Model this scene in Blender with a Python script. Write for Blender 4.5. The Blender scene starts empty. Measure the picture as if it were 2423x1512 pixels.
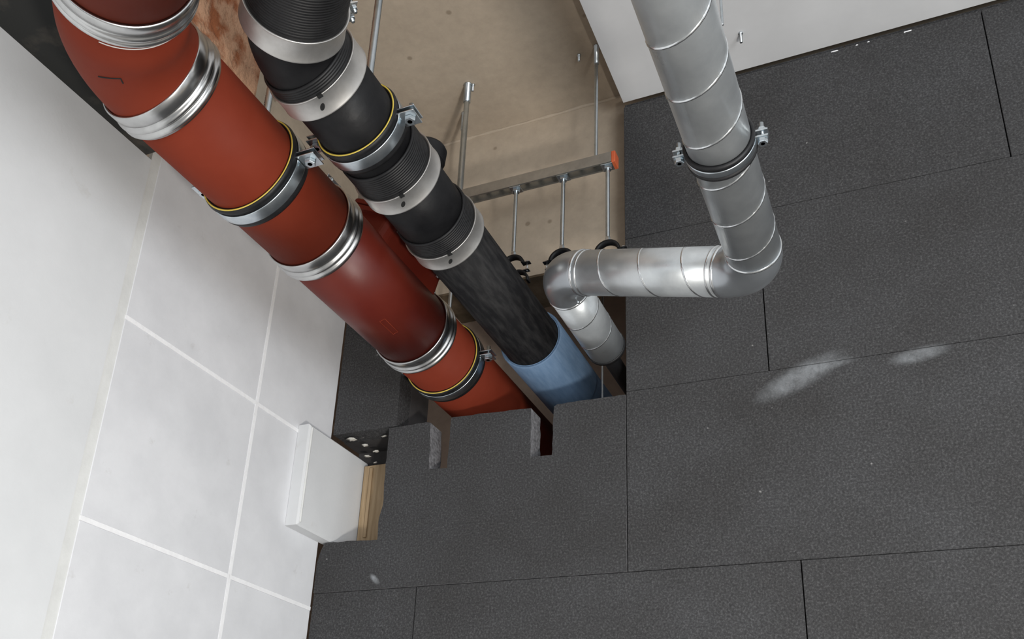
import bpy, math, random
from mathutils import Vector, Matrix, Quaternion

random.seed(7)
S = bpy.context.scene
COL = S.collection
Z0 = 1.5                      # camera height above the floor; heights below are written from the camera

# ------------------------------------------------------------------ camera
W, H = 2423, 1512
F, CX, CY = 2205.69, 1163.81, 1075.82
RIGHT = Vector((0.911025, 0.40965759, 0.04705429))
DOWN = Vector((-0.11683771, 0.36588404, -0.92329725))
FWD = Vector((-0.39545214, 0.83564917, 0.38119297))
cam_data = bpy.data.cameras.new('camera')
cam_data.sensor_width = 36.0
cam_data.lens = F / W * 36.0
cam_data.shift_x = (W / 2 - CX) / W
cam_data.shift_y = (CY - H / 2) / W
cam_data.clip_start = 0.02
cam = bpy.data.objects.new('camera', cam_data)
COL.objects.link(cam)
m = Matrix((RIGHT, -DOWN, -FWD)).transposed().to_4x4()
m.translation = Vector((0, 0, Z0))
cam.matrix_world = m
S.camera = cam

# ------------------------------------------------------------------ world, lights, exposure
S.view_settings.view_transform = 'Standard'
S.view_settings.look = 'None'
S.view_settings.exposure = 0.0
S.view_settings.gamma = 1.0
S.view_settings.use_curve_mapping = False
world = bpy.data.worlds.new('world')
S.world = world
world.use_nodes = True
bg = world.node_tree.nodes['Background']
bg.inputs['Color'].default_value = (0.93, 0.97, 1.0, 1)
bg.inputs['Strength'].default_value = 0.86


def area_light(name, loc, target, size, power, color):
    d = bpy.data.lights.new(name, 'AREA')
    d.shape = 'DISK'
    d.size = size
    d.energy = power
    d.color = color
    o = bpy.data.objects.new(name, d)
    COL.objects.link(o)
    o.location = loc
    o.rotation_euler = (Vector(target) - Vector(loc)).to_track_quat('-Z', 'Y').to_euler()
    return o


# site work lamp standing low in front of the pipes, and daylight from the room behind the camera
area_light('work_lamp', (0.87, 0.02, Z0 - 0.93), (-0.9, 2.3, Z0 + 1.6), 0.26, 62, (1.0, 0.95, 0.88))
area_light('daylight', (2.4, -1.2, Z0 + 0.0), (-1.4, 2.3, Z0 + 1.2), 2.0, 114, (0.93, 0.97, 1.0))


# ------------------------------------------------------------------ materials
def ramp(nt, fac, stops):
    r = nt.nodes.new('ShaderNodeValToRGB')
    el = r.color_ramp.elements
    while len(el) < len(stops):
        el.new(0.5)
    for e, (p, c) in zip(el, stops):
        e.position = p
        e.color = (*c, 1) if len(c) == 3 else c
    nt.links.new(fac, r.inputs['Fac'])
    return r.outputs['Color']


def noise(nt, scale, detail=4, rough=0.55, stretch=None):
    tc = nt.nodes.new('ShaderNodeTexCoord')
    out = tc.outputs['Object']
    if stretch:
        mp = nt.nodes.new('ShaderNodeMapping')
        mp.inputs['Scale'].default_value = stretch
        nt.links.new(out, mp.inputs['Vector'])
        out = mp.outputs['Vector']
    n = nt.nodes.new('ShaderNodeTexNoise')
    n.inputs['Scale'].default_value = scale
    n.inputs['Detail'].default_value = detail
    n.inputs['Roughness'].default_value = rough
    nt.links.new(out, n.inputs['Vector'])
    return n.outputs['Fac']


def mix(nt, a, b, fac, blend='MIX'):
    x = nt.nodes.new('ShaderNodeMix')
    x.data_type = 'RGBA'
    x.blend_type = blend
    for sock, v in ((x.inputs[0], fac), (x.inputs[6], a), (x.inputs[7], b)):
        if hasattr(v, 'links'):
            nt.links.new(v, sock)
        elif isinstance(v, (int, float)):
            sock.default_value = v
        else:
            sock.default_value = (*v, 1)
    return x.outputs[2]


def material(name, rough=0.6, metal=0.0, spec=0.5):
    mt = bpy.data.materials.new(name)
    mt.use_nodes = True
    nt = mt.node_tree
    b = nt.nodes['Principled BSDF']
    b.inputs['Roughness'].default_value = rough
    b.inputs['Metallic'].default_value = metal
    b.inputs['Specular IOR Level'].default_value = spec
    return mt, nt, b


def bump(nt, b, fac, strength, dist):
    n = nt.nodes.new('ShaderNodeBump')
    n.inputs['Strength'].default_value = strength
    n.inputs['Distance'].default_value = dist
    nt.links.new(fac, n.inputs['Height'])
    nt.links.new(n.outputs['Normal'], b.inputs['Normal'])


def two_tone(name, c1, c2, scale, rough=0.6, metal=0.0, spec=0.5, lo=0.35, hi=0.65, bmp=None, stretch=None,
             rough_var=None):
    mt, nt, b = material(name, rough, metal, spec)
    f = noise(nt, scale, 5, 0.6, stretch)
    nt.links.new(ramp(nt, f, [(lo, c1), (hi, c2)]), b.inputs['Base Color'])
    if bmp:
        bump(nt, b, noise(nt, bmp[0], 4), bmp[1], bmp[2])
    if rough_var:
        f2 = noise(nt, rough_var[0], 4)
        mr = nt.nodes.new('ShaderNodeMapRange')
        mr.inputs['From Min'].default_value = 0.3
        mr.inputs['From Max'].default_value = 0.7
        mr.inputs['To Min'].default_value = rough_var[1]
        mr.inputs['To Max'].default_value = rough_var[2]
        nt.links.new(f2, mr.inputs['Value'])
        nt.links.new(mr.outputs['Result'], b.inputs['Roughness'])
    return mt


def ellipse_mask(nt, cx, cz, hx, hz, tilt, soft_lo=0.25, soft_hi=1.0):
    """1 inside an ellipse on the XZ plane, broken up by noise; for dust marks with a shape of their own."""
    tc = nt.nodes.new('ShaderNodeTexCoord')
    mp = nt.nodes.new('ShaderNodeMapping')
    mp.vector_type = 'TEXTURE'
    mp.inputs['Location'].default_value = (cx, 0, cz)
    mp.inputs['Rotation'].default_value = (0, tilt, 0)
    mp.inputs['Scale'].default_value = (hx, 1e4, hz)
    nt.links.new(tc.outputs['Object'], mp.inputs['Vector'])
    ln = nt.nodes.new('ShaderNodeVectorMath')
    ln.operation = 'LENGTH'
    nt.links.new(mp.outputs['Vector'], ln.inputs[0])
    mr = nt.nodes.new('ShaderNodeMapRange')
    mr.interpolation_type = 'SMOOTHSTEP'
    mr.inputs['From Min'].default_value = soft_lo
    mr.inputs['From Max'].default_value = soft_hi
    mr.inputs['To Min'].default_value = 1
    mr.inputs['To Max'].default_value = 0
    nt.links.new(ln.outputs['Value'], mr.inputs['Value'])
    mu = nt.nodes.new('ShaderNodeMath')
    mu.operation = 'MULTIPLY'
    nt.links.new(mr.outputs['Result'], mu.inputs[0])
    nt.links.new(ramp(nt, noise(nt, 30, 6, 0.75), [(0.3, (0.25,) * 3), (0.7, (1, 1, 1))]), mu.inputs[1])
    return mu.outputs['Value']


def board_material():
    mt, nt, b = material('dark_board', 0.9, 0, 0.25)
    f = noise(nt, 160, 3, 0.7)
    base = ramp(nt, f, [(0.28, (0.026, 0.026, 0.027)), (0.52, (0.051, 0.051, 0.053)), (0.76, (0.110, 0.110, 0.113))])
    big = ramp(nt, noise(nt, 3.5, 3), [(0.3, (0.86, 0.84, 0.82)), (0.7, (1.1, 1.1, 1.1))])
    col = mix(nt, base, big, 1.0, 'MULTIPLY')
    specks = ramp(nt, noise(nt, 42, 1, 0.4), [(0.80, (0, 0, 0)), (0.83, (1, 1, 1))])
    sp = nt.nodes.new('ShaderNodeMath')
    sp.operation = 'MULTIPLY'
    sp.inputs[1].default_value = 0.5
    nt.links.new(specks, sp.inputs[0])
    col = mix(nt, col, (0.42, 0.41, 0.4), sp.outputs[0])
    # chalk dust wiped along the joint, and a pale smear low on the left
    for (cx, cz, hx, hz, t, a) in ((-0.235, Z0 + 1.310, 0.17, 0.050, -0.42, 0.55), (-0.15, Z0 + 1.335, 0.10, 0.02, -0.12, 0.3),
                                   (0.092, Z0 + 1.326, 0.10, 0.030, -0.12, 0.5), (-1.641, Z0 + 0.787, 0.032, 0.013, 0.75, 0.75)):
        k = ellipse_mask(nt, cx, cz, hx, hz, t)
        mu = nt.nodes.new('ShaderNodeMath')
        mu.operation = 'MULTIPLY'
        mu.inputs[1].default_value = a
        nt.links.new(k, mu.inputs[0])
        col = mix(nt, col, (0.36, 0.38, 0.40), mu.outputs[0])
    nt.links.new(col, b.inputs['Base Color'])
    bump(nt, b, noise(nt, 230, 3, 0.7), 0.4, 0.002)
    return mt


def concrete_material(name, c1, c2, pores=True):
    mt, nt, b = material(name, 0.85, 0, 0.3)
    col = ramp(nt, noise(nt, 2.2, 6, 0.6), [(0.3, c1), (0.7, c2)])
    fine = ramp(nt, noise(nt, 26, 5, 0.65), [(0.25, (0.90, 0.90, 0.90)), (0.7, (1.05, 1.05, 1.05))])
    col = mix(nt, col, fine, 1.0, 'MULTIPLY')
    if pores:
        tc = nt.nodes.new('ShaderNodeTexCoord')
        v = nt.nodes.new('ShaderNodeTexVoronoi')
        v.inputs['Scale'].default_value = 8
        nt.links.new(tc.outputs['Object'], v.inputs['Vector'])
        dots = ramp(nt, v.outputs['Distance'], [(0.055, (0.55, 0.52, 0.48)), (0.10, (1, 1, 1))])
        col = mix(nt, col, dots, 0.75, 'MULTIPLY')
    nt.links.new(col, b.inputs['Base Color'])
    bump(nt, b, noise(nt, 40, 6, 0.6), 0.25, 0.004)
    return mt


def stained(name, c1, c2, scale, stain, **kw):
    """pale wall finish with a few faint dirty smudges"""
    mt, nt, b = material(name, kw.get('rough', 0.8), 0, 0.3)
    col = ramp(nt, noise(nt, scale, 5, 0.6), [(0.35, c1), (0.65, c2)])
    sm = ramp(nt, noise(nt, 7, 5, 0.7), [(0.63, (1, 1, 1)), (0.74, (stain, stain * 0.985, stain * 0.96))])
    col = mix(nt, col, sm, 1.0, 'MULTIPLY')
    nt.links.new(col, b.inputs['Base Color'])
    bump(nt, b, noise(nt, 80, 4), 0.15, 0.002)
    return mt


M = {}
M['board'] = board_material()
M['smooth_board'] = two_tone('smooth_dark_board', (0.030, 0.031, 0.030), (0.115, 0.10, 0.082), 7, 0.85, spec=0.25, lo=0.52, hi=0.82, bmp=(60, 0.15, 0.002))
M['lit_board_edge'] = two_tone('lit_board_cut_edge', (0.10, 0.098, 0.102), (0.24, 0.235, 0.245), 90, 0.95, bmp=(80, 0.8, 0.005))  # rough cut faces, painted lighter to stand in for light on them
M['white_plaster'] = stained('white_plaster', (0.66, 0.67, 0.68), (0.72, 0.73, 0.74), 3, 0.90)
M['white_ceiling'] = two_tone('white_ceiling_paint', (0.58, 0.58, 0.585), (0.65, 0.65, 0.655), 2.4, 0.85, spec=0.3, bmp=(40, 0.12, 0.003))
M['block'] = stained('gypsum_block', (0.66, 0.665, 0.685), (0.74, 0.745, 0.765), 5, 0.84)
M['mortar'] = two_tone('white_mortar', (0.86, 0.86, 0.87), (0.92, 0.92, 0.93), 30, 0.85, spec=0.3, bmp=(60, 0.4, 0.003))
M['filler'] = two_tone('joint_filler', (0.66, 0.665, 0.65), (0.74, 0.745, 0.73), 12, 0.85, bmp=(50, 0.3, 0.003))
M['concrete'] = concrete_material('beige_concrete', (0.395, 0.325, 0.25), (0.49, 0.41, 0.32))
M['brown_concrete'] = concrete_material('brown_concrete', (0.40, 0.30, 0.235), (0.50, 0.38, 0.30), False)
M['shaded_concrete'] = concrete_material('shaded_concrete', (0.045, 0.042, 0.042), (0.07, 0.066, 0.066), False)  # concrete with shade painted into its colour
M['orange'] = two_tone('orange_brick_concrete', (0.27, 0.085, 0.03), (0.47, 0.27, 0.165), 13, 0.9, lo=0.40, hi=0.54, bmp=(26, 1.0, 0.02))
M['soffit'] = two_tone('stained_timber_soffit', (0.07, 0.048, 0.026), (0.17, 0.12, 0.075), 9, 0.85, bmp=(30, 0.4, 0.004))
M['timber'] = two_tone('raw_timber', (0.36, 0.25, 0.14), (0.50, 0.37, 0.23), 5, 0.75, stretch=(14, 14, 1), bmp=(40, 0.15, 0.002))
M['floor'] = concrete_material('floor_screed', (0.34, 0.335, 0.325), (0.42, 0.415, 0.405), False)
M['cast_red'] = two_tone('red_painted_cast_iron', (0.170, 0.026, 0.012), (0.198, 0.033, 0.016), 5, 0.62, spec=0.10, bmp=(26, 0.10, 0.004), rough_var=(9, 0.56, 0.68))
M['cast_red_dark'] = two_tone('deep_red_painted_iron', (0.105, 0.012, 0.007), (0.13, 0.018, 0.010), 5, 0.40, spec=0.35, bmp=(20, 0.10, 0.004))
M['black_iron'] = two_tone('black_pipe_coating', (0.005, 0.005, 0.006), (0.011, 0.011, 0.012), 14, 0.6, spec=0.22, bmp=(45, 0.25, 0.003), rough_var=(12, 0.42, 0.66))
M['black_scuffed'] = two_tone('scuffed_black_coating', (0.005, 0.005, 0.006), (0.030, 0.029, 0.029), 12, 0.62, spec=0.22, stretch=(5, 0.8, 5), lo=0.42, hi=0.78, bmp=(45, 0.3, 0.003))
M['rubber'] = two_tone('black_rubber', (0.006, 0.006, 0.007), (0.013, 0.013, 0.014), 30, 0.5, spec=0.35)
M['blue'] = two_tone('blue_sleeve_plastic', (0.115, 0.195, 0.315), (0.155, 0.245, 0.375), 12, 0.65, stretch=(6, 1, 6), bmp=(40, 0.2, 0.002))
M['stainless'] = two_tone('satin_stainless_steel', (0.56, 0.545, 0.525), (0.63, 0.615, 0.595), 40, 0.46, 0.92)
M['bright_steel'] = two_tone('polished_steel_band', (0.52, 0.52, 0.515), (0.62, 0.62, 0.615), 30, 0.27, 1.0)
M['galvanised'] = two_tone('galvanised_sheet', (0.55, 0.58, 0.60), (0.68, 0.71, 0.725), 12, 0.34, 0.62, rough_var=(10, 0.27, 0.42))
M['galvanised_smooth'] = two_tone('pressed_galvanised_bend', (0.45, 0.48, 0.51), (0.53, 0.56, 0.59), 8, 0.29, 0.82)
M['seam'] = two_tone('bright_lock_seam', (0.72, 0.74, 0.75), (0.85, 0.87, 0.88), 40, 0.22, 1.0)
M['zinc'] = two_tone('zinc_plated_steel', (0.56, 0.62, 0.66), (0.72, 0.77, 0.80), 25, 0.3, 1.0)
M['rail'] = two_tone('dull_galvanised_rail', (0.50, 0.50, 0.48), (0.60, 0.60, 0.575), 30, 0.42, 1.0)
M['yellow'] = two_tone('yellow_rubber_stripe', (0.62, 0.46, 0.07), (0.70, 0.54, 0.10), 30, 0.6)
M['orange_cap'] = two_tone('orange_plastic', (0.55, 0.10, 0.035), (0.62, 0.13, 0.045), 20, 0.5)
M['hole'] = two_tone('black_void', (0.006, 0.006, 0.006), (0.009, 0.009, 0.009), 20, 0.9)
M['foam'] = two_tone('dirty_foam', (0.42, 0.39, 0.34), (0.62, 0.60, 0.55), 40, 0.9, bmp=(60, 0.6, 0.004))


# ------------------------------------------------------------------ mesh builder (heights given from the camera)
class MB:
    def __init__(self):
        self.v, self.f, self.smooth = [], [], []

    def add(self, verts, faces, smooth=False):
        n = len(self.v)
        self.v += [Vector(p) for p in verts]
        self.f += [[i + n for i in fc] for fc in faces]
        self.smooth += [smooth] * len(faces)
        return self

    def box(self, x0, x1, y0, y1, z0, z1, bev=0.0, M4=None):
        if bev <= 0:
            vs = [(x, y, z) for z in (z0, z1) for y in (y0, y1) for x in (x0, x1)]
            fs = [(0, 2, 3, 1), (4, 5, 7, 6), (0, 1, 5, 4), (2, 6, 7, 3), (0, 4, 6, 2), (1, 3, 7, 5)]
        else:
            b = bev
            X, Y, Zs = (x0, x1), (y0, y1), (z0, z1)
            vs, idx = [], {}
            for i in range(2):
                for j in range(2):
                    for k in range(2):
                        sx, sy, sz = (1, -1)[i], (1, -1)[j], (1, -1)[k]
                        for a, off in enumerate(((0, b, b), (b, 0, b), (b, b, 0))):
                            idx[i, j, k, a] = len(vs)
                            vs.append((X[i] + sx * off[0], Y[j] + sy * off[1], Zs[k] + sz * off[2]))
            fs = []
            g = lambda i, j, k, a: idx[i, j, k, a]
            for s in range(2):
                fs.append([g(s, 0, 0, 0), g(s, 1, 0, 0), g(s, 1, 1, 0), g(s, 0, 1, 0)])
                fs.append([g(0, s, 0, 1), g(1, s, 0, 1), g(1, s, 1, 1), g(0, s, 1, 1)])
                fs.append([g(0, 0, s, 2), g(1, 0, s, 2), g(1, 1, s, 2), g(0, 1, s, 2)])
            for p in range(2):
                for q in range(2):
                    fs.append([g(p, q, 0, 0), g(p, q, 1, 0), g(p, q, 1, 1), g(p, q, 0, 1)])
                    fs.append([g(p, 0, q, 0), g(p, 1, q, 0), g(p, 1, q, 2), g(p, 0, q, 2)])
                    fs.append([g(0, p, q, 1), g(1, p, q, 1), g(1, p, q, 2), g(0, p, q, 2)])
            for i in range(2):
                for j in range(2):
                    for k in range(2):
                        fs.append([g(i, j, k, 0), g(i, j, k, 1), g(i, j, k, 2)])
        if M4 is not None:
            vs = [M4 @ Vector(p) for p in vs]
        return self.add(vs, fs)

    def lathe(self, P, d, prof, n=64, closed=True, a0=0.0, a1=2 * math.pi, ref=None, smooth=True, bowl=None):
        """revolve prof [(t along axis, radius)] about axis P + t d"""
        P, d = Vector(P), Vector(d).normalized()
        r = Vector(ref) if ref else (Vector((0, 0, 1)) if abs(d.z) < 0.9 else Vector((1, 0, 0)))
        u = (r - d * r.dot(d)).normalized()
        w = d.cross(u)
        full = abs(a1 - a0 - 2 * math.pi) < 1e-6
        na = n if full else n + 1
        k = len(prof)
        vs = []
        for i in range(na):
            a = a0 + (a1 - a0) * i / n
            e = u * math.cos(a) + w * math.sin(a)
            vs += [P + d * t + e * rr for t, rr in prof]
        fs = []
        for i in range(n):
            j = (i + 1) % na if full else i + 1
            for q in range(k if closed else k - 1):
                q2 = (q + 1) % k
                fs.append([i * k + q, i * k + q2, j * k + q2, j * k + q])
        self.add(vs, fs, smooth)
        if closed and not full:
            self.add([vs[q] for q in range(k)], [list(range(k))])
            self.add([vs[(na - 1) * k + q] for q in range(k)], [list(range(k))[::-1]])
        return self

    def rod(self, a, b, r, n=12, caps=True):
        a, b = Vector(a), Vector(b)
        L = (b - a).length
        prof = [(0, 0.0001), (0, r), (L, r), (L, 0.0001)] if caps else [(0, r), (L, r)]
        return self.lathe(a, b - a, prof, n, closed=False)

    def hexnut(self, c, d, r, h, hole=False):
        return self.lathe(Vector(c), d, [(-h / 2, 0.0001), (-h / 2, r * 0.92), (-h / 2 + h * 0.12, r), (h / 2 - h * 0.12, r),
                                         (h / 2, r * 0.92), (h / 2, 0.0001)], 6, closed=False, smooth=False)

    def sweep(self, path, r, n=10, closed_ends=True):
        path = [Vector(p) for p in path]
        rings, prev = [], None
        for i, p in enumerate(path):
            t = (path[min(i + 1, len(path) - 1)] - path[max(i - 1, 0)]).normalized()
            if prev is None:
                u = t.orthogonal().normalized()
            else:
                u = (prev - t * prev.dot(t)).normalized()
            prev = u
            w = t.cross(u)
            rr = r[i] if isinstance(r, (list, tuple)) else r
            rings.append([p + (u * math.cos(2 * math.pi * k / n) + w * math.sin(2 * math.pi * k / n)) * rr for k in range(n)])
        vs = [v for ring in rings for v in ring]
        fs = [[i * n + k, i * n + (k + 1) % n, (i + 1) * n + (k + 1) % n, (i + 1) * n + k] for i in range(len(path) - 1) for k in range(n)]
        self.add(vs, fs, True)
        if closed_ends:
            self.add(rings[0], [list(range(n))[::-1]])
            self.add(rings[-1], [list(range(n))])
        return self

    def prism_y(self, outline, y0, y1):
        """polygon in XZ (simple, may be concave) extruded along Y"""
        n = len(outline)
        vs = [(x, y0, z) for x, z in outline] + [(x, y1, z) for x, z in outline]
        fs = [list(range(n)), list(range(n, 2 * n))[::-1]]
        fs += [[i, i + n, (i + 1) % n + n, (i + 1) % n] for i in range(n)]
        return self.add(vs, fs)

    def build(self, name, mat, parent=None, root=None):
        """root: the top-level object whose location the children are written from"""
        if parent is not None:
            o0 = Vector(parent.get('_o', (0, 0, 0)))
            off = Vector(parent['_o']) if '_o' in parent else Vector((0, 0, 0))
        else:
            if root is None:
                lo = [min(v[i] for v in self.v) for i in range(3)]
                hi = [max(v[i] for v in self.v) for i in range(3)]
                root = ((lo[0] + hi[0]) / 2, (lo[1] + hi[1]) / 2, (lo[2] + hi[2]) / 2)
            off = Vector(root)
        me = bpy.data.meshes.new(name)
        me.from_pydata([v - off for v in self.v], [], self.f)
        me.polygons.foreach_set('use_smooth', self.smooth)
        import bmesh
        bm = bmesh.new()
        bm.from_mesh(me)
        bmesh.ops.recalc_face_normals(bm, faces=bm.faces)
        bm.to_mesh(me)
        bm.free()
        me.materials.append(M[mat])
        me.update()
        o = bpy.data.objects.new(name, me)
        COL.objects.link(o)
        if parent is not None:
            o.parent = parent
        else:
            o.location = off + Vector((0, 0, Z0))
        OFF[o] = off
        return o


OFF = {}


def part(mb, name, mat, parent):
    """a mesh child; written in the same coordinates as its thing"""
    off = OFF[parent]
    me_off = off
    me = bpy.data.meshes.new(name)
    me.from_pydata([v - me_off for v in mb.v], [], mb.f)
    me.polygons.foreach_set('use_smooth', mb.smooth)
    import bmesh
    bm = bmesh.new()
    bm.from_mesh(me)
    bmesh.ops.recalc_face_normals(bm, faces=bm.faces)
    bm.to_mesh(me)
    bm.free()
    me.materials.append(M[mat])
    o = bpy.data.objects.new(name, me)
    COL.objects.link(o)
    o.parent = parent
    OFF[o] = off
    return o


def thing(name, label, cat, loc, group=None):
    o = bpy.data.objects.new(name, None)
    o.empty_display_size = 0.05
    COL.objects.link(o)
    o.location = Vector(loc) + Vector((0, 0, Z0))
    OFF[o] = Vector(loc)
    tag(o, label, cat, group)
    return o


def tag(o, label, cat, group=None):
    o['label'] = label
    o['category'] = cat
    if group:
        o['group'] = group
    return o


def structure(mb, name, mat, parent=None, label=None):
    o = mb.build(name, mat, root=(0, 0, -Z0)) if parent is None else part(mb, name, mat, parent)
    if parent is None:
        o['kind'] = 'structure'
        if label:
            o['label'] = label
    return o


# ------------------------------------------------------------------ the room
D = 2.6                       # front of the dark boards
BK = 2.685                    # back of the boards, face of the concrete
XL = -1.885                   # face of the left wall
CW = 2.535                    # white ceiling
CB = 2.655                    # raw concrete ceiling

structure(MB().box(-2.4, 4.0, -4.2, 3.8, -Z0 - 0.1, -Z0), 'floor', 'floor')
structure(MB().box(-0.767, 4.0, -3.2, D, CW, 2.75), 'ceiling', 'white_ceiling', label='white painted ceiling')
structure(MB().box(-2.4, -0.767, -3.2, 3.8, CB, 2.85).box(-0.767, 1.0, D, 3.8, CB + 0.1, 2.85), 'ceiling', 'concrete',
          label='raw beige concrete ceiling')

wl = structure(MB().box(-2.08, XL - 0.016, -3.2, D, -Z0, CB), 'wall_left', 'concrete', label='white left wall of plaster and gypsum blocks')
part(MB().box(XL - 0.016, XL + 0.004, -3.2, 1.553, -Z0, 1.785), 'plaster_panel', 'white_plaster', wl)
part(MB().box(XL - 0.016, XL - 0.002, 1.557, 1.590, -Z0, 1.86), 'joint_filler', 'filler', wl)
JW = 0.0065
ys = [1.590, 2.170, D]
zs = [1.86, 1.279, 0.698, 0.117, -0.464, -1.045, -Z0]
for r in range(len(zs) - 1):
    for c in range(2):
        part(MB().box(XL - 0.016, XL, ys[c] + (JW if c else 0), ys[c + 1] - (JW if c == 0 else 0.002), zs[r + 1] + JW, zs[r] - JW, 0.0015),
             'block', 'block', wl)
        if r:
            part(MB().box(XL - 0.016, XL + 0.0012, ys[c], ys[c + 1] - 0.002, zs[r] - JW, zs[r] + JW), 'mortar_joint', 'mortar', wl)
    part(MB().box(XL - 0.016, XL + 0.0012, ys[1] - JW, ys[1] + JW, zs[r + 1] + JW, zs[r] - JW), 'mortar_joint', 'mortar', wl)

# downstand beam over the left wall: raw orange side, dark insulation board under it
bm_ = structure(MB().box(XL, -1.51, -3.2, 1.535, 1.83, CB), 'trim_1', 'orange', label='raw orange-brown downstand beam above the left wall')
for (y0, y1) in ((-3.2, -0.9), (-0.898, 0.30), (0.302, 1.533)):
    part(MB().box(XL, -1.512, y0, y1, 1.785, 1.83, 0.004), 'insulation_board', 'smooth_board', bm_)

# back wall: concrete with one opening, dark insulation boards on its face
wb = structure(MB().box(XL, 3.2, BK, 2.9, 1.923, CB + 0.1)
               .box(-1.70, -1.535, BK, 2.9, 1.85, 1.923)
               .box(XL, -0.767, BK, 2.9, -Z0, 0.92)
               .box(-0.767, 3.2, BK, 2.9, -Z0, 1.923), 'wall_back', 'concrete', label='beige concrete back wall behind dark boards')
part(MB().box(XL, -1.612, BK, 2.815, 1.346, 1.923).box(XL, -1.612, 2.79, 2.815, 0.92, 1.346), 'jamb', 'shaded_concrete', wb)  # shade of the opening painted on the jamb; dark panel added behind the recess
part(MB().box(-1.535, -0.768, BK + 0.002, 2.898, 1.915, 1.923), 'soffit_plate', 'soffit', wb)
# rough ridge left where ceiling and beam shuttering met
pts = [(-1.6 + i * 0.05, BK - 0.001, CB - 0.001 + random.uniform(-0.003, 0.002)) for i in range(17)]
part(MB().sweep(pts, [random.uniform(0.004, 0.010) for _ in pts], 8), 'casting_ridge', 'concrete', wb)


def board(x0, x1, z0, z1, name='insulation_board', y0=None):
    g, gz = 0.0017, 0.0008
    dy = random.uniform(-0.0012, 0.0012)
    return part(MB().box(x0 + g, x1 - g, D + dy if y0 is None else y0, BK, z0 + gz, z1 - gz, 0.0012), name, 'board', wb)


r0, r1, r2, r3, r4, r5 = 2.512, 1.930, 1.3455, 0.751, 0.156, -0.44
xo, xp, xq = -0.767, -0.321, 0.410
board(-0.767, xq, r1, r0)
board(xq, xq + 1.2, r1, r0)
board(xq + 1.2, xq + 2.4, r1, r0)
for (a, b) in ((-0.767, 0.0), (0.0, 1.0), (1.0, 2.0)):
    board(a, b, r0, CW, 'filler_strip', D + 0.014)
board(-0.767, xp, r2, r1)
board(xp, xp + 1.2, r2, r1)
board(xp + 1.2, xp + 2.4, r2, r1)
board(XL + 0.003, -1.612, r2, r1)
board(-0.767, 0.433, r3, r2)
board(0.433, 1.633, r3, r2)
board(1.633, 2.833, r3, r2)
for (a, b) in ((XL + 0.003, -1.479), (-1.479, -0.274), (-0.274, 0.926), (0.926, 2.1)):
    board(a, b, r4, r3)
for (a, b) in ((XL + 0.003, -0.9), (-0.9, 0.3), (0.3, 1.5)):
    board(a, b, r5, r4)
for k in range(2):
    for (a, b) in ((XL + 0.003, -1.2), (-1.2, 0.0), (0.0, 1.2)):
        board(a, b, max(-Z0, r5 - 0.6 * (k + 1)), r5 - 0.6 * k)


# the cut board under the opening: two notches and a cut-away corner, sawn edges slightly ragged
def ragged(p, q, step=0.018, amp=0.0016):
    (x0, z0), (x1, z1) = p, q
    n = max(1, int(math.hypot(x1 - x0, z1 - z0) / step))
    out = []
    for i in range(n):
        t = i / n
        j = 0 if i == 0 else random.uniform(-amp, amp)
        nx, nz = (z1 - z0), -(x1 - x0)
        L = math.hypot(nx, nz)
        out.append((x0 + (x1 - x0) * t + nx / L * j, z0 + (z1 - z0) * t + nz / L * j))
    return out


key = [(XL + 0.003, r3 + 0.002), (-0.769, r3 + 0.002), (-0.769, 1.336), (-1.00, 1.338), (-1.012, 1.331), (-1.016, 1.158), (-1.090, 1.162),
       (-1.094, 1.337), (-1.25, 1.343), (-1.388, 1.347), (-1.394, 1.342), (-1.396, 1.158), (-1.466, 1.162), (-1.474, 1.338), (-1.49, 1.343), (-1.642, 1.341),
       (-1.640, 1.13), (-1.636, 1.05), (-1.648, 0.99), (-1.645, 0.925), (-1.75, 0.93), (XL + 0.025, 0.930), (XL + 0.012, 0.90), (XL + 0.003, 0.86)]
outl = []
for i in range(len(key)):
    p, q = key[i], key[(i + 1) % len(key)]
    outl += ragged(p, q) if 1 < i < 22 else [p]
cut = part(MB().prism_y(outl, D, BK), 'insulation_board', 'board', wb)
cut.data.materials.append(M['lit_board_edge'])
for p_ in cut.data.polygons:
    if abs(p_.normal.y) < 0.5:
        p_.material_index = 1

# space behind the opening
structure(MB().box(-2.4, 3.2, 3.45, 3.6, -Z0, CB), 'wall_far', 'brown_concrete', label='brownish concrete wall seen through the opening')
structure(MB().box(-2.4, -2.28, BK, 3.45, -Z0, CB), 'wall_far_left', 'brown_concrete')

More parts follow.
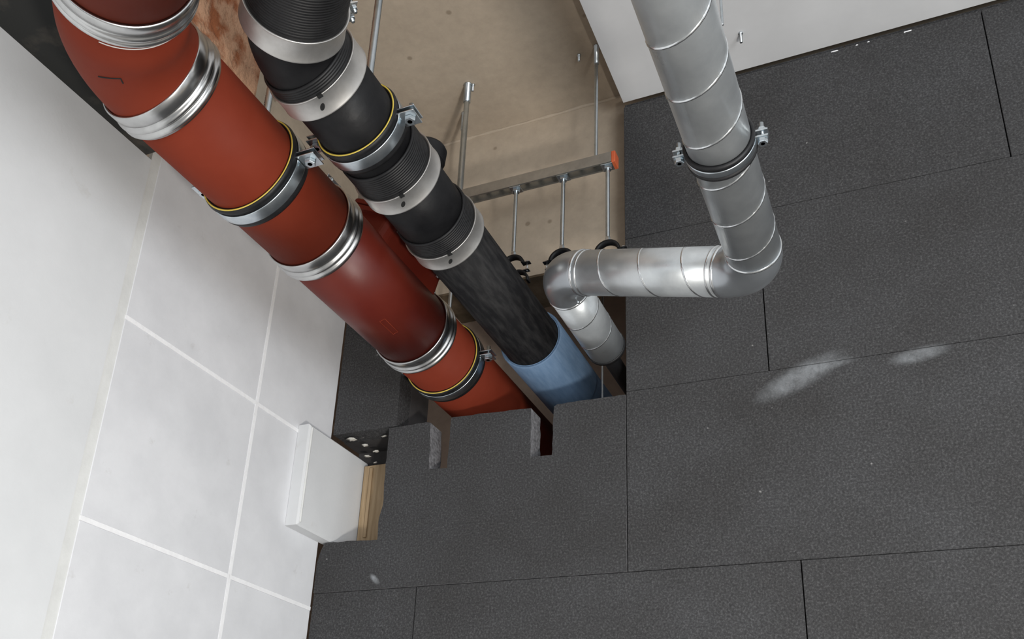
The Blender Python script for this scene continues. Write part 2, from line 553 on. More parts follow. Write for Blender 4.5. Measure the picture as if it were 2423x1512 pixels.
# timber post, foam crumbs and boxed-out white casing in the left recess
t = thing('timber_post', 'short raw timber post in the recess beside the white wall box', 'timber', (-1.735, 2.735, 0.93))
part(MB().box(-1.830, -1.628, 2.752, 2.789, 0.925, 1.275, 0.002), 'post', 'timber', t)
part(MB().box(-1.800, -1.788, 2.744, 2.752, 0.99, 1.262, 0.001), 'batten', 'timber', t)
crumbs = [(-1.815, 2.63, 1.333, .030), (-1.775, 2.66, 1.316, .020), (-1.80, 2.72, 1.300, .022), (-1.752, 2.70, 1.305, .018), (-1.785, 2.755, 1.285, .016), (-1.69, 2.65, 1.337, .016)]
for i, (x, y, z, r) in enumerate(crumbs):
    mb = MB()
    ph = random.random() * 6
    ring, nv = [], 7
    vs, fs = [], []
    for a in range(5):
        th = math.pi * (a + 0.5) / 5
        for b in range(nv):
            f_ = 2 * math.pi * b / nv + ph
            k = r * random.uniform(0.35, 1.0)
            vs.append((x + k * math.sin(th) * math.cos(f_), y + 0.6 * k * math.sin(th) * math.sin(f_), z + 0.25 * k * math.cos(th)))
    for a in range(4):
        for b in range(nv):
            fs.append([a * nv + b, a * nv + (b + 1) % nv, (a + 1) * nv + (b + 1) % nv, (a + 1) * nv + b])
    fs += [list(range(nv)), list(range(4 * nv, 5 * nv))[::-1]]
    mb.add(vs, fs, True)
    o = mb.build('foam_scrap', 'foam')
    tag(o, ('largest pale foam scrap in the recess, next to the left wall', 'pale foam scrap right of the largest one in the recess',
            'pale foam scrap behind the largest one, over the white box edge', 'middle pale foam scrap over the white box edge',
            'deepest small foam scrap in the recess, near the timber post', 'small foam scrap by itself near the cut board')[i], 'foam', 'foam scraps in the recess')

t = thing('wall_box', 'white sheet box fixed low on the block wall beside the cut board', 'box', (-1.86, 2.58, 0.93))
bx = [(2.40, 0.934), (2.40, 1.300), (2.788, 1.300), (2.788, 0.934)]
xf = -1.835
vs = [(XL + 0.001, y, z) for y, z in bx] + [(xf - 0.006, y, z) for y, z in bx]
cy_, cz_ = 2.585, 1.1
vs += [(xf, cy_ + (y - cy_) * 0.965, cz_ + (z - cz_) * 0.97) for y, z in bx]
n_ = len(bx)
fs = [list(range(n_))[::-1], list(range(2 * n_, 3 * n_))]
for lv in (0, 1):
    fs += [[lv * n_ + i, lv * n_ + (i + 1) % n_, (lv + 1) * n_ + (i + 1) % n_, (lv + 1) * n_ + i] for i in range(n_)]
part(MB().add(vs, fs), 'casing', 'white_plaster', t)
part(MB().sweep([(xf + 0.001, 2.412, 1.289), (xf + 0.001, 2.412, 0.945)], 0.004, 8), 'edge_bead', 'filler', t)

# ------------------------------------------------------------------ red cast iron line
RX, RZ, RR = -1.404, 1.54, 0.130
AX = Vector((0, 1, 0))


def red_at(y):
    return Vector((RX, y, RZ))


def pipe_prof(L, r, wall=0.008, lip=0.0):
    return [(0, r - wall), (0, r), (L, r), (L, r - wall)]


def bend_dir(be, ph):
    b_, p_ = math.radians(be), math.radians(ph)
    return Vector((math.sin(b_) * math.cos(p_), -math.cos(b_), math.sin(b_) * math.sin(p_)))


def bend_path(C, d_up, L_up, L_dn, Rb, n=10):
    """centre line coming down along -d_up, turning at C, leaving along +Y"""
    d_in, d_out = -d_up, Vector((0, 1, 0))
    ang = d_in.angle(d_out)
    tl = Rb * math.tan(ang / 2)
    a, b = C - d_in * tl, C + d_out * tl
    nrm = (d_out - d_in * d_in.dot(d_out)).normalized()
    cen = a + nrm * Rb
    pts = [C - d_in * L_up]
    for i in range(n + 1):
        th = ang * i / n
        pts.append(cen - nrm * Rb * math.cos(th) + d_in * Rb * math.sin(th))
    pts.append(C + d_out * L_dn)
    return pts


def hollow_sweep(path, r, wall, n=64):
    mb = MB().sweep(path, r, n, False)
    nv = len(mb.v)
    mb.sweep(path, r - wall, n, False)
    k = len(path)
    for end in (0, k - 1):
        o_ = end * n
        mb.f += [[o_ + i, o_ + (i + 1) % n, nv + o_ + (i + 1) % n, nv + o_ + i] for i in range(n)]
        mb.smooth += [False] * n
    return mb


RC = Vector((RX, 1.020, RZ))
RD = Vector((math.sin(math.radians(47)) * math.cos(math.radians(14)), -math.cos(math.radians(47)) * math.cos(math.radians(14)), -math.sin(math.radians(14))))
c1 = RC + RD * 0.268          # middle of the first joint
o = hollow_sweep([c1 + RD * 0.02, c1 + RD * 0.9], RR, 0.008).build('drain_pipe', 'cast_red')
tag(o, 'red cast iron pipe length leaving the frame at the top left', 'pipe', None)
bp = bend_path(RC, RD, 0.266, 0.116, 0.255)
t = thing('pipe_bend', 'red cast iron pipe bend between two steel couplings at top left', 'pipe bend', RC)
part(hollow_sweep(bp, RR, 0.008), 'bend_body', 'cast_red', t)
wv = []
for i in range(16):
    a = math.radians(8 - 5.5 * i)
    e_ = (Vector((0, 0, -1)) - RD * Vector((0, 0, -1)).dot(RD)).normalized()
    wv.append(c1 - RD * (.046 + .0004 * (15 - i)) + (Matrix.Rotation(a, 3, -RD) @ e_) * (RR + .0018))
part(MB().sweep(wv, 0.0012, 6), 'loose_wire', 'filler', t)
# cast outline mark on the flank
q0 = Vector((RX, 1.03, RZ))
bt_, bn_ = -RD, (AX - (-RD) * (-RD).dot(AX)).normalized()
tl_ = 0.255 * math.tan(bt_.angle(AX) / 2)
bc_ = RC - bt_ * tl_ + bn_ * 0.255
mk = []
for th_, an in [(.172 - .0118 * i, 14 - 3.5 * i) for i in range(7)] + [(.145, -7), (.187, -7)]:
    ct, tt = bc_ - bn_ * 0.255 * math.cos(th_) + bt_ * 0.255 * math.sin(th_), bn_ * math.sin(th_) + bt_ * math.cos(th_)
    e_ = (Vector((0, 0, -1)) - tt * Vector((0, 0, -1)).dot(tt)).normalized()
    mk.append(ct + (e_ * math.cos(math.radians(an)) + tt.cross(e_) * math.sin(math.radians(an))) * (RR + .0006))
part(MB().sweep(mk, 0.0016, 6), 'cast_mark', 'hole', t)

t = thing('drain_pipe', 'straight red cast iron pipe carrying the upper yellow-edged clamp', 'pipe', red_at(1.45))
part(MB().lathe(red_at(1.139), AX, pipe_prof(0.600, RR)), 'pipe_body', 'cast_red', t)

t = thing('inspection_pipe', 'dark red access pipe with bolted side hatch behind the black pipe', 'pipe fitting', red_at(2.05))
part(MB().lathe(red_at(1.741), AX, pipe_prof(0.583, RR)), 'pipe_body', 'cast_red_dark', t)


def rounded_rect_prism(x0, x1, y0, y1, z0, z1, rc, taper=0.0, n=6):
    ring = []
    for (sy, sz, a0) in ((1, 1, 0), (-1, 1, 90), (-1, -1, 180), (1, -1, 270)):
        for i in range(n + 1):
            a = math.radians(a0 + 90 * i / n)
            ring.append(((y1 if sy > 0 else y0) - sy * rc + rc * math.cos(a), (z1 if sz > 0 else z0) - sz * rc + rc * math.sin(a)))
    k = len(ring)
    cy, cz = (y0 + y1) / 2, (z0 + z1) / 2
    b = 0.003
    lv = [(x0, 1 + taper), (x1 - b, 1), (x1, 0.985)]
    vs = [(x, cy + (y - cy) * s, cz + (z - cz) * s) for x, s in lv for y, z in ring]
    fs = [list(range(k)), list(range(2 * k, 3 * k))]
    for l in range(2):
        fs += [[l * k + i, l * k + (i + 1) % k, (l + 1) * k + (i + 1) % k, (l + 1) * k + i] for i in range(k)]
    return MB().add(vs, fs)


HA = math.radians(64)
HM = Matrix(((math.cos(HA), 0, -math.sin(HA)), (0, 1, 0), (math.sin(HA), 0, math.cos(HA)))).to_4x4()
HM.translation = Vector((RX, 0, RZ))


def hatch(h0, h1, y0, y1, hw, rc, taper=0.0):
    mb = rounded_rect_prism(h0, h1, y0, y1, -hw, hw, rc, taper)
    mb.v = [HM @ v for v in mb.v]
    return mb


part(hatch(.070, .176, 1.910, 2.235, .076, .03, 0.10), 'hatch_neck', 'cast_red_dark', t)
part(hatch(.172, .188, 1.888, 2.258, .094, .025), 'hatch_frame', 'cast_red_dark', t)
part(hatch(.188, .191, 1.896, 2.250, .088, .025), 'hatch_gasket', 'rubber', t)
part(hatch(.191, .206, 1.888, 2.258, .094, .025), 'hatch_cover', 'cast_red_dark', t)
for (y, w_) in ((1.945, -.083), (2.195, -.083), (1.945, .083), (2.195, .083)):
    p0, nn = HM @ Vector((.166, y, w_)), HM.to_3x3() @ Vector((1, 0, 0))
    mb = MB().hexnut(p0, nn, .011, .012)
    mb.hexnut(p0 + nn * .046, nn, .011, .012)
    mb.rod(p0 - nn * .016, p0 + nn * .05, .0055)
    part(mb, 'bolt', 'zinc', t)
# raised rectangular cast mark on the belly
e1 = []
for (yy, aa) in ((2.05, 18), (2.05, 26), (2.13, 26), (2.13, 18), (2.05, 18)):
    a = math.radians(aa)
    e1.append((RX + math.sin(a) * (RR + .0002), yy, RZ - math.cos(a) * (RR + .0002)))
part(MB().sweep(e1, 0.0012, 6), 'cast_mark', 'cast_red', t)

t = thing('drain_pipe', 'last red cast iron pipe running through the wall opening', 'pipe', red_at(2.9))
part(MB().lathe(red_at(2.326), AX, pipe_prof(1.120, RR)), 'pipe_body', 'cast_red', t)


def steel_coupling(P, d, label, lug_ref):
    P = Vector(P)
    d = Vector(d).normalized()
    t = thing('steel_coupling', label, 'coupling', P, 'ribbed steel couplings on the red line')
    R_ = RR
    prof = [(-.048, R_ + .001), (-.048, R_ + .006), (-.045, R_ + .0078), (-.010, R_ + .0075), (-.006, R_ + .0045), (-.003, R_ + .0042), (.001, R_ + .008),
            (.006, R_ + .0108), (.011, R_ + .0110), (.016, R_ + .0085), (.019, R_ + .0048), (.022, R_ + .0048), (.025, R_ + .0085), (.030, R_ + .0110),
            (.035, R_ + .0108), (.040, R_ + .0075), (.043, R_ + .0045), (.047, R_ + .0045), (.048, R_ + .001)]
    prof = [(t_ * .79, q_) for t_, q_ in prof]
    part(MB().lathe(P, d, prof, 96), 'band', 'bright_steel', t)
    u = Vector(lug_ref)
    u = (u - d * u.dot(d)).normalized()
    w = d.cross(u)
    m4 = Matrix((u, w, d)).transposed().to_4x4()
    m4.translation = P
    for s in (-1, 1):
        part(MB().box(R_ + .009, R_ + .040, s * .010 - .002, s * .010 + .002, -.032, .032, .001, m4), 'lug', 'bright_steel', t)
    for z_ in (-.019, .019):
        mb = MB().rod(m4 @ Vector((R_ + .026, -.024, z_)), m4 @ Vector((R_ + .026, .024, z_)), .004)
        mb.hexnut(m4 @ Vector((R_ + .026, -.017, z_)), w, .008, .009)
        mb.hexnut(m4 @ Vector((R_ + .026, .017, z_)), w, .008, .009)
        part(mb, 'bolt', 'zinc', t)
    return t


steel_coupling(c1, -RD, 'ribbed steel coupling above the red bend, cut by the frame top', (0.6, 0.6, 0.5))
steel_coupling(red_at(1.137), AX, 'ribbed steel coupling just below the red bend', (0.2, 0, 1))
steel_coupling(red_at(1.740), AX, 'ribbed steel coupling between the upper yellow-edged clamp and the access pipe', (0.2, 0, 1))
steel_coupling(red_at(2.325), AX, 'ribbed steel coupling on the red pipe nearest the wall opening', (0.2, 0, 1))


def pipe_clamp(P, r, label, group, rod_top, stripe=True, ear=0.052, wdt=1.0, ear_turn=0.0):
    """two-part rubber-lined clamp around a pipe along Y, ears left and right, boss and rod on top"""
    P = Vector(P)
    t = thing('pipe_clamp', label, 'clamp', P, group)
    k = wdt
    h = .036 * k
    if stripe:
        prof = [(-h, r + .0006), (-h, r + .009 * k), (-h + .010 * k, r + .0125 * k), (-h + .018 * k, r + .008 * k), (h - .018 * k, r + .008 * k), (h - .008 * k, r + .010 * k),
                (h, r + .007 * k), (h, r + .0006)]
    else:
        prof = [(-h, r + .0006), (-h, r + .005), (-h + .004, r + .008), (-h + .010, r + .008), (-h + .012, r + .004), (h - .012, r + .004),
                (h - .010, r + .008), (h - .004, r + .008), (h, r + .005), (h, r + .0006)]
    lin = part(MB().lathe(P, AX, prof, 80), 'rubber_lining', 'rubber', t)
    if stripe:
        part(MB().lathe(P, AX, [(-h - .0012, r + .0048 * k), (-h - .0012, r + .0082 * k), (-h + .002, r + .0092 * k), (-h + .002, r + .0048 * k)], 80), 'edge_stripe', 'yellow', lin)
    b0, b1 = (-.013 * k, .019 * k) if stripe else (-.0085, .0085)
    rb = r + (.0082 * k if stripe else .0042)
    th = .0028
    g = math.radians(4.5)
    for s in (0, 1):
        part(MB().lathe(P, AX, [(b0, rb), (b0, rb + th), (b0 + .002, rb + th + .0006), (b1 - .002, rb + th + .0006), (b1, rb + th), (b1, rb)], 48, True,
                        -math.pi / 2 + g + s * math.pi, math.pi / 2 - g + s * math.pi), 'band_half', 'zinc', t)
    for sx in (-1, 1):
        xi, xo_ = P.x + sx * (rb), P.x + sx * (rb + ear)
        ez = .007
        xs = sorted((xi, xo_))
        for sz in (-1, 1):
            part(MB().box(xs[0], xs[1], P.y + b0 - (.008 if stripe else .002), P.y + b1 + (.008 if stripe else .002), P.z + sz * ez - .0018, P.z + sz * ez + .0018, .0008), 'ear', 'zinc', t)
        xb = P.x + sx * (rb + ear * 0.55)
        yb = P.y + (b0 + b1) / 2
        br = .0062 if stripe else .0042
        mb = MB().rod((xb, yb, P.z - .020), (xb, yb, P.z + .034 * (1 if stripe else .9)), br)
        mb.hexnut((xb, yb, P.z - .0145), (0, 0, 1), br * 2.3, .011)
        mb.hexnut((xb, yb, P.z + .0135), (0, 0, 1), br * 2.0, .008)
        part(mb, 'bolt', 'zinc', t)
    zt = P.z + rb + th
    mb = MB().hexnut((P.x, P.y, zt + .012), (0, 0, 1), .013 if stripe else .010, .026)
    part(mb, 'hanger_nut', 'zinc', t)
    return zt + .024


def threaded_rod(x, y, z0, z1, label, group=None, r=.005, anchor=True, base_mat='zinc'):
    t = thing('threaded_rod', label, 'rod', (x, y, z0), group)
    L = z1 - z0
    prof = [(0, .0001), (0, r * .8)]
    nth = int(L / .006)
    for i in range(nth):
        prof += [(L * (i + .25) / nth, r), (L * (i + .75) / nth, r * .84)]
    prof += [(L, r * .8), (L, .0001)]
    part(MB().lathe((x, y, z0), (0, 0, 1), prof, 8, False), 'shank', base_mat, t)
    if anchor:
        part(MB().lathe((x, y, z1 - .084), (0, 0, 1), [(0, .0001), (0, r * 1.3), (.08, r * 1.3), (.080, r * 1.6), (.0835, r * 1.6), (.0835, .0001)], 12, False),
             'anchor_sleeve', base_mat, t)
    else:
        part(MB().hexnut((x, y, z1 - .006), (0, 0, 1), r * 1.9, .010), 'nut', base_mat, t)
    return t


zt = pipe_clamp(red_at(1.476), RR, 'upper yellow-edged pipe clamp on the straight red pipe', 'yellow-edged pipe clamps', CB)
threaded_rod(RX, 1.476, zt, CB, 'zinc rod rising from the upper clamp of the red pipe', 'ceiling rods', .0105)
zt = pipe_clamp(red_at(2.55), RR, 'yellow-edged pipe clamp on the red pipe at the wall opening', 'yellow-edged pipe clamps', CB, ear=.045)
threaded_rod(RX, 2.55, zt, CB, 'zinc rod between red pipe end and black pipe above the opening clamp', 'ceiling rods', .0075)

# ------------------------------------------------------------------ black line
BX, BZ, BR = -1.103, 1.60, 0.100


def blk_at(y):
    return Vector((BX, y, BZ))


BC = Vector((BX, 1.190, BZ))
BD = bend_dir(43, 2)
j1 = BC + BD * 0.0725
o = hollow_sweep([j1 + BD * 0.01, j1 + BD * 0.9], BR, 0.007).build('waste_pipe', 'black_iron')
tag(o, 'black pipe length leaving the frame at the top beside the brick beam', 'pipe')
t = thing('pipe_bend', 'short black pipe bend between the two uppermost steel bands', 'pipe bend', BC)
part(hollow_sweep(bend_path(BC, BD, 0.070, 0.106, 0.16), BR, 0.007), 'bend_body', 'black_iron', t)
t = thing('waste_pipe', 'straight black pipe through the yellow-edged clamp', 'pipe', blk_at(1.5))
part(MB().lathe(blk_at(1.298), AX, pipe_prof(0.366, BR)), 'pipe_body', 'black_iron', t)
t = thing('waste_pipe', 'short black pipe with capped stub between the two lower steel bands', 'pipe', blk_at(1.8))
part(MB().lathe(blk_at(1.666), AX, pipe_prof(0.268, BR)), 'pipe_body', 'black_iron', t)
sb = Vector((BX - .012, 1.800, BZ))
sd = Vector((0.10, 0, 1)).normalized()
part(MB().lathe(sb, sd, [(.070, .0001), (.070, .046), (.140, .046), (.140, .051)] + [p for i in range(7) for p in ((.142 + i * .006, .0535), (.145 + i * .006, .051))] +
                [(.186, .049), (.190, .043), (.190, .0001)], 40, False), 'capped_stub', 'rubber', t)
t = thing('waste_pipe', 'scuffed black pipe running down into the blue sleeve', 'pipe', blk_at(2.4))
part(MB().lathe(blk_at(1.936), AX, pipe_prof(1.510, BR)), 'pipe_body', 'black_scuffed', t)

t = thing('pipe_sleeve', 'blue plastic sleeve around the black pipe in the wall opening', 'sleeve', blk_at(2.9))
part(MB().lathe(blk_at(2.595), AX, [(0, .1040), (-.0, .1105), (.002, .1130), (.850, .1130), (.850, .1040)], 80), 'sleeve_body', 'blue', t)
part(MB().lathe(blk_at(2.595), AX, [(.0, .1015), (-.002, .103), (.0, .1042), (.06, .1042), (.06, .1015)], 80), 'inner_lip', 'blue', t)


def rubber_coupling(P, d, label, collar, up_ref, bolt=True, slot_angle=None):
    P = Vector(P)
    d = Vector(d).normalized()
    t = thing('band_coupling', label, 'coupling', P, 'flat steel band couplings on the black line')
    prof = [(-collar - .03, BR + .0005), (-collar - .03, BR + .004)]
    n = max(3, int(collar / .0068))
    for i in range(n):
        a = -collar - .027 + (collar - .004) * i / n
        s = (collar - .004) / n
        prof += [(a, BR + .0072), (a + s * .55, BR + .0072), (a + s * .7, BR + .0056), (a + s * .9, BR + .0056)]
    prof += [(-.029, BR + .0075), (.032, BR + .0075), (.032, BR + .0005)]
    part(MB().lathe(P, d, prof, 80), 'rubber_sleeve', 'rubber', t)
    rb = BR + .0078
    u = Vector(up_ref)
    u = (u - d * u.dot(d)).normalized()
    w = d.cross(u)
    g = .07
    bnd = part(MB().lathe(P, d, [(-.027, rb), (-.0295, rb + .0050), (-.0278, rb + .0062), (-.025, rb + .0048), (-.023, rb + .0042), (.025, rb + .0046), (.027, rb + .0060), (.0285, rb + .0050), (.027, rb)],
                          96, True, g, 2 * math.pi - g, ref=u), 'steel_band', 'stainless', t)
    m4 = Matrix((u, w, d)).transposed().to_4x4()
    m4.translation = P
    for s in (-1, 1):
        part(MB().box(rb, rb + .030, s * .010 - .0015, s * .010 + .0015, -.024, .024, .0008, m4), 'lug', 'stainless', t)
    for z_ in (-.013, .013):
        mb = MB().rod(m4 @ Vector((rb + .019, -.030, z_)), m4 @ Vector((rb + .019, .030, z_)), .0042)
        mb.hexnut(m4 @ Vector((rb + .019, -.018, z_)), w, .0085, .009)
        mb.hexnut(m4 @ Vector((rb + .019, .018, z_)), w, .0085, .009)
        part(mb, 'bolt', 'zinc', t)
    if slot_angle is not None:
        # inspection slot in the band and the notch in its rolled rim
        e = Matrix.Rotation(math.radians(slot_angle), 4, d) @ Vector((0, 0, -1))
        e = (e - d * e.dot(d)).normalized()
        s_ = d.cross(e)
        vs, fs = [], []
        N = 20
        for lv, rad in ((0, rb + .002), (1, rb + .0052)):
            for i in range(N):
                a = 2 * math.pi * i / N
                arc = .0062 * math.cos(a) + .0045 * math.sin(a)
                ax = .0085 * math.sin(a) + .0
                th = arc / rad
                vs.append(P + d * (ax + .002) + (e * math.cos(th) + s_ * math.sin(th)) * rad)
        fs = [list(range(N)), list(range(N, 2 * N))] + [[i, (i + 1) % N, N + (i + 1) % N, N + i] for i in range(N)]
        part(MB().add(vs, fs), 'slot', 'hole', bnd)
        a_ = math.radians(-3)
        vs = []
        for ax in (-.0305, -.0215):
            for rad in (rb + .001, rb + .0074):
                for th in (-.16, -.055):
                    vs.append(P + d * ax + (e * math.cos(th) + s_ * math.sin(th)) * rad)
        part(MB().add(vs, [(0, 1, 3, 2), (4, 6, 7, 5), (0, 4, 5, 1), (2, 3, 7, 6), (0, 2, 6, 4), (1, 5, 7, 3)]), 'rim_notch', 'hole', bnd)
    return t


rubber_coupling(j1, -BD, 'flat steel band coupling above the black bend, cut by the frame top', .12, (0.9, 0.5, 0.55))
rubber_coupling(blk_at(1.297), AX, 'flat steel band coupling just below the black bend', .030, (-0.3, 0, 1), slot_angle=-14)
rubber_coupling(blk_at(1.665), AX, 'flat steel band coupling below the yellow-edged clamp of the black pipe', .080, (-0.3, 0, 1), slot_angle=-14)
rubber_coupling(blk_at(1.936), AX, 'lowest flat steel band coupling, above the blue sleeve', .060, (-0.75, 0, 0.65), slot_angle=-14)
zt = pipe_clamp(blk_at(1.493), BR, 'yellow-edged pipe clamp on the black pipe', 'yellow-edged pipe clamps', CB, ear=.045)
threaded_rod(BX, 1.493, zt, CB, 'zinc rod rising from the clamp of the black pipe', 'ceiling rods', .0105)

# ------------------------------------------------------------------ silver spiral duct
DR = 0.0625
S1 = Vector((-.245, 1.957, 1.279))
S2 = Vector((-.820, 2.102, 1.496))


def helix_seam(P, d, L, r, pitch, t0, h=.0016, wd=.0035, hand=1, n=28, ref=(0, 0, 1)):
    P, d = Vector(P), Vector(d).normalized()
    rf = Vector(ref)
    u = (rf - d * rf.dot(d)).normalized()
    w = d.cross(u)
    turns = L / pitch
    k = int(turns * n)
    vs, fs = [], []
    for i in range(k + 1):
        t_ = L * i / k
        a = hand * 2 * math.pi * (t_ + t0) / pitch
        e = u * math.cos(a) + w * math.sin(a)
        for dt, rr in ((-wd, r - .0003), (-wd * .45, r + h), (wd * .45, r + h), (wd, r - .0003)):
            vs.append(P + d * (t_ + dt) + e * rr)
    for i in range(k):
        for q in range(3):
            fs.append([i * 4 + q, i * 4 + q + 1, i * 4 + q + 5, i * 4 + q + 4])
    return MB().add(vs, fs, True)


def bead(mb, P, d, t_, r, h=.0022, wd=.004):
    mb.lathe(Vector(P) + Vector(d).normalized() * t_, d, [(-wd, r - .0004), (-wd * .4, r + h), (wd * .4, r + h), (wd, r - .0004)], 56, False)


cd = (S2 - S1).normalized()
CLR = .112                     # elbow centre-line radius


def elbow_path(C, d_in, d_out, R_, ext=0.0, n=14):
    ang = d_in.angle(d_out)
    tl = R_ * math.tan(ang / 2)
    a = C - d_in * tl
    nrm = (d_out - d_in * d_in.dot(d_out)).normalized()
    cen = a + nrm * R_
    pts = [a - d_in * ext] if ext else []
    for i in range(n + 1):
        th = ang * i / n
        pts.append(cen - nrm * R_ * math.cos(th) + d_in * R_ * math.sin(th))
    if ext:
        pts.append(pts[-1] + d_out * ext)
    return pts, tl


p1, tl1 = elbow_path(S1, AX, cd, CLR, .012)
p2, tl2 = elbow_path(S2, cd, AX, CLR, .012)

t = thing('spiral_duct', 'long silver spiral duct hanging down from the top right of centre', 'duct', (S1.x, 1.4, S1.z))
L1 = S1.y - tl1 - .008 - (-.6)
part(MB().lathe((S1.x, -.6, S1.z), AX, pipe_prof(L1, DR, .001), 72), 'duct_wall', 'galvanised', t)
part(helix_seam((S1.x, -.6, S1.z), AX, L1 - .02, DR, .130, .6 - 1.246 + .13 * 20, hand=1), 'lock_seam', 'seam', t)
t = thing('duct_elbow', 'smooth silver elbow under the long spiral duct', 'duct elbow', S1)
part(hollow_sweep(p1, DR + .0006, .001, 56), 'elbow_body', 'galvanised_smooth', t)
for q_, d_, e_ in ((p1[0], AX, .004), (p1[-1], cd, -.004)):
    mb = MB()
    bead(mb, q_, d_, e_, DR + .0008)
    part(mb, 'rim_bead', 'seam', t)

a, b = S1 + cd * (tl1 + .006), S2 - cd * (tl2 + .006)
t = thing('spiral_duct', 'short cross length of silver spiral duct between two elbows', 'duct', (a + b) / 2)
Lc = (b - a).length
part(MB().lathe(a, cd, pipe_prof(Lc, DR, .001), 72), 'duct_wall', 'galvanised', t)
mb = helix_seam(a + cd * .012, cd, Lc - .02, DR, .130, .02, hand=1)
part(mb, 'lock_seam', 'seam', t)
for e_ in (.018, Lc - .018):
    mb = MB()
    bead(mb, a, cd, e_, DR + .0003, .0016, .003)
    part(mb, 'rim_bead', 'seam', t)
t = thing('duct_elbow', 'smooth silver elbow at the left end of the cross duct', 'duct elbow', S2)
part(hollow_sweep(p2, DR + .0006, .001, 56), 'elbow_body', 'galvanised_smooth', t)
for q_, d_, e_ in ((p2[0], cd, .004), (p2[-1], AX, -.004)):
    mb = MB()
    bead(mb, q_, d_, e_, DR + .0008)
    part(mb, 'rim_bead', 'seam', t)
for P_, dd in ((p2[-1], Vector((.55, 0, -.83))),):
    part(MB().hexnut(P_ - AX * .012 + dd * (DR + .002), dd, .004, .004), 'rivet', 'zinc', t)

ye = 2.56
y2 = p2[-1].y - .006
t = thing('spiral_duct', 'end length of silver spiral duct entering the wall opening', 'duct', (S2.x, 2.35, S2.z))
part(MB().lathe((S2.x, y2, S2.z), AX, pipe_prof(ye - y2, DR, .001), 72), 'duct_wall', 'galvanised', t)
part(helix_seam((S2.x, y2 + .012, S2.z), AX, ye - y2 - .03, DR, .130, .085, hand=1), 'lock_seam', 'seam', t)
part(MB().lathe((S2.x, ye - .012, S2.z), AX, [(0, DR), (0, DR + .003), (.014, DR + .003), (.014, .03), (.01, .03)], 56), 'end_gasket', 'rubber', t)
t = thing('black_tube', 'thin black tube from the end of the spiral duct to the far wall', 'pipe', (S2.x, 2.8, S2.z))
part(MB().sweep([(S2.x + .004, ye, S2.z - .022), (S2.x + .004, 2.9, S2.z - .024), (S2.x + .004, 3.446, S2.z - .024)], .027, 24), 'tube_body', 'rubber', t)  # plain black tube continuing the line of the duct

zt = pipe_clamp((S1.x, 1.492, S1.z), DR, 'black-lined clamp around the long spiral duct', None, CW, stripe=False, ear=.026, wdt=.6)
threaded_rod(S1.x, 1.492, zt, CW, 'zinc rod above the clamp of the long spiral duct', None, .004)

# ------------------------------------------------------------------ mounting rail over the opening
RY = 2.42
t = thing('mounting_rail', 'slotted galvanised mounting rail hanging in front of the concrete beam', 'rail', (-1.03, RY, 2.11))
x0, x1, zr, hw, hh = -1.335, -.752, 2.105, .0205, .041
th = .0025
mb = MB()
mb.box(x0, x1, RY - hw, RY - hw + th, zr, zr + hh)
mb.box(x0, x1, RY + hw - th, RY + hw, zr, zr + hh)
mb.box(x0, x1, RY - hw + th, RY - hw + .0065, zr, zr + th)
mb.box(x0, x1, RY + hw - .0065, RY + hw - th, zr, zr + th)
mb.box(x0, x1, RY - hw + th, RY - .0075, zr + hh - th, zr + hh)
mb.box(x0, x1, RY + .0075, RY + hw - th, zr + hh - th, zr + hh)
xx = x0
while xx < x1 - .01:
    mb.box(xx, min(xx + .018, x1), RY - .0075, RY + .0075, zr + hh - th, zr + hh)
    xx += .050
part(mb, 'channel', 'rail', t)
part(MB().box(x1, x1 + .014, RY - hw - .001, RY + hw + .001, zr - .004, zr + hh + .001, .002), 'end_cap', 'orange_cap', t)

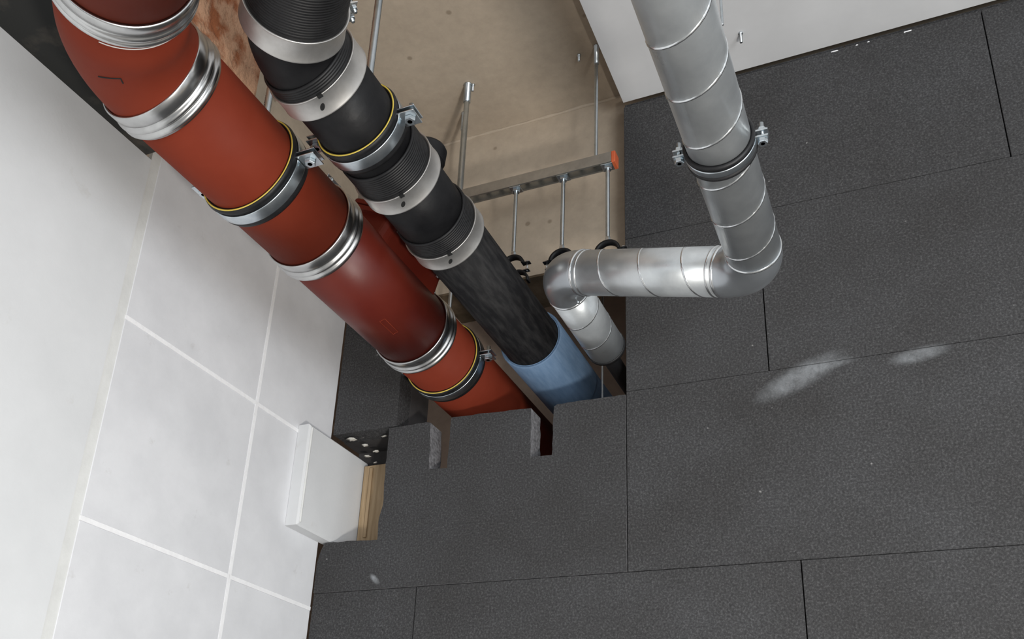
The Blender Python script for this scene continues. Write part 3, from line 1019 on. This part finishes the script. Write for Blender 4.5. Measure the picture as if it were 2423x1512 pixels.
RODS = [(-1.103, 'first', 1.828), (-.928, 'second', 1.812), (-.770, 'third', 1.806)]
for x in (-1.325, -.812):
    threaded_rod(x, RY, zr + hh, CB, 'zinc rod hanging from the concrete ceiling to the ' + ('left' if x < -1 else 'right') + ' end of the mounting rail', 'rail rods', .0110 if x < -1 else .0070)
for i, (x, nm, zb) in enumerate(RODS):
    lab = ('rod under the mounting rail nearest the black pipe', 'middle rod under the mounting rail', 'rod under the mounting rail nearest the orange end cap')[i]
    r_ = threaded_rod(x, RY, zb, zr - .004, lab, 'rods under the rail', .0075, anchor=False)
    part(MB().box(x - .020, x + .020, RY - .019, RY + .019, zr - .005, zr - .001, .001), 'square_washer', 'zinc', r_)
    part(MB().rod((x, RY, zr - .004), (x, RY, zr + .028), .004, 10), 'rod_tip', 'zinc', r_)
    part(MB().hexnut((x, RY, zb + .004), (0, 0, 1), .009, .018), 'coupling_nut', 'zinc', r_)
    # empty rubber-lined clamp under each rod
    cl = thing('open_clamp', ('empty black-lined clamp hanging open on the rod nearest the black pipe', 'empty black-lined clamp behind the left duct elbow',
                              'empty black-lined clamp behind the cross duct')[i], 'clamp', (x, RY, zb - .05), 'empty clamps under the rail')
    rc = .040
    cz = zb - rc - .006
    part(MB().lathe((x, RY, cz), AX, [(-.012, rc - .006), (-.012, rc + .002), (.012, rc + .002), (.012, rc - .006)], 24, True, -1.45, 1.45), 'rubber_lining', 'rubber', cl)
    part(MB().lathe((x, RY, cz), AX, [(-.009, rc + .0022), (-.009, rc + .0045), (.009, rc + .0045), (.009, rc + .0022)], 24, True, -1.45, 1.45), 'band_half', 'rubber', cl)
    for sx in (-1, 1):
        xs = sorted((x + sx * (rc - .002), x + sx * (rc + .024)))
        part(MB().box(xs[0], xs[1], RY - .009, RY + .009, cz + .003, cz + .006, .0006), 'ear', 'rubber', cl)
        if i == 0 and sx < 0:
            continue
        mb = MB().rod((x + sx * (rc + .012), RY, cz - .028), (x + sx * (rc + .012), RY, cz + .012), .0030, 8)
        mb.hexnut((x + sx * (rc + .012), RY, cz + .010), (0, 0, 1), .0062, .005)
        mb.hexnut((x + sx * (rc + .012), RY, cz - .020), (0, 0, 1), .0062, .005)
        part(mb, 'bolt', 'zinc', cl)
    if i == 0:
        hinge = Vector((x + rc + .010, RY, cz - .024))
        c2 = hinge + Vector((-.030, 0, -.040))
        mb = MB().lathe(c2, AX, [(-.012, rc - .006), (-.012, rc + .002), (.012, rc + .002), (.012, rc - .006)], 20, True, .2, 1.9, ref=(-.2, 0, 1))
        part(mb, 'lower_half', 'rubber', cl)
        part(MB().box(hinge.x - .016, hinge.x + .012, RY - .009, RY + .009, hinge.z - .002, hinge.z + .001, .0006), 'ear', 'zinc', cl)

# rods and anchors left in the ceilings
for (x, y, z, ln, lab) in ((-1.306, 2.425, CB, .032, 'bolt stub left in the concrete ceiling beside the long rail rod'),
                           (-.884, 2.436, CB, .030, 'bolt stub left in the concrete ceiling near the white edge'),
                           (-.311, 2.435, CW, .042, 'dark bolt stub under the white ceiling right of the duct')):
    o = MB().lathe((x, y, z), (0, 0, -1), [(0, .0001), (0, .0075), (.004, .0075), (.004, .0048), (ln, .0048), (ln, .0001)], 10, False).build('anchor_bolt', 'zinc')
    tag(o, lab, 'bolt', 'ceiling anchor bolts')
threaded_rod(-.303, 2.0, 2.13, CW, 'thin rod under the white ceiling beside the duct', None, .0045)
threaded_rod(-.970, 2.98, 1.30, CB, 'dim rod behind the duct end inside the opening', None, .005)

# white plaster crumbs along the top joint of the boards
for ci, (x, w_, z) in enumerate(((-.03, .020, 2.505), (.04, .006, 2.506), (.075, .004, 2.506), (.195, .022, 2.505))):
    vs = [(x + random.uniform(-.003, .003) + w_ * (i / 3 - .5), D - .0016 + .002 * (k % 2), z + (.0022 if k > 1 else -.0016) + random.uniform(-.0008, .0008)) for i in range(4) for k in range(4)]
    fs = []
    for i in range(3):
        for (p, q) in ((0, 1), (1, 3), (3, 2), (2, 0)):
            fs.append([i * 4 + p, i * 4 + q, i * 4 + 4 + q, i * 4 + 4 + p])
    fs += [[0, 1, 3, 2], [12, 14, 15, 13]]
    o = MB().add(vs, fs).build('plaster_crumb', 'mortar')
    tag(o, ('long white plaster crumb in the top board joint nearest the duct', 'first tiny white plaster crumb right of the long crumb by the duct',
            'second tiny white plaster crumb right of the long crumb by the duct', 'long white plaster crumb in the top board joint farthest right')[ci], 'crumb', 'plaster crumbs on the top board joint')
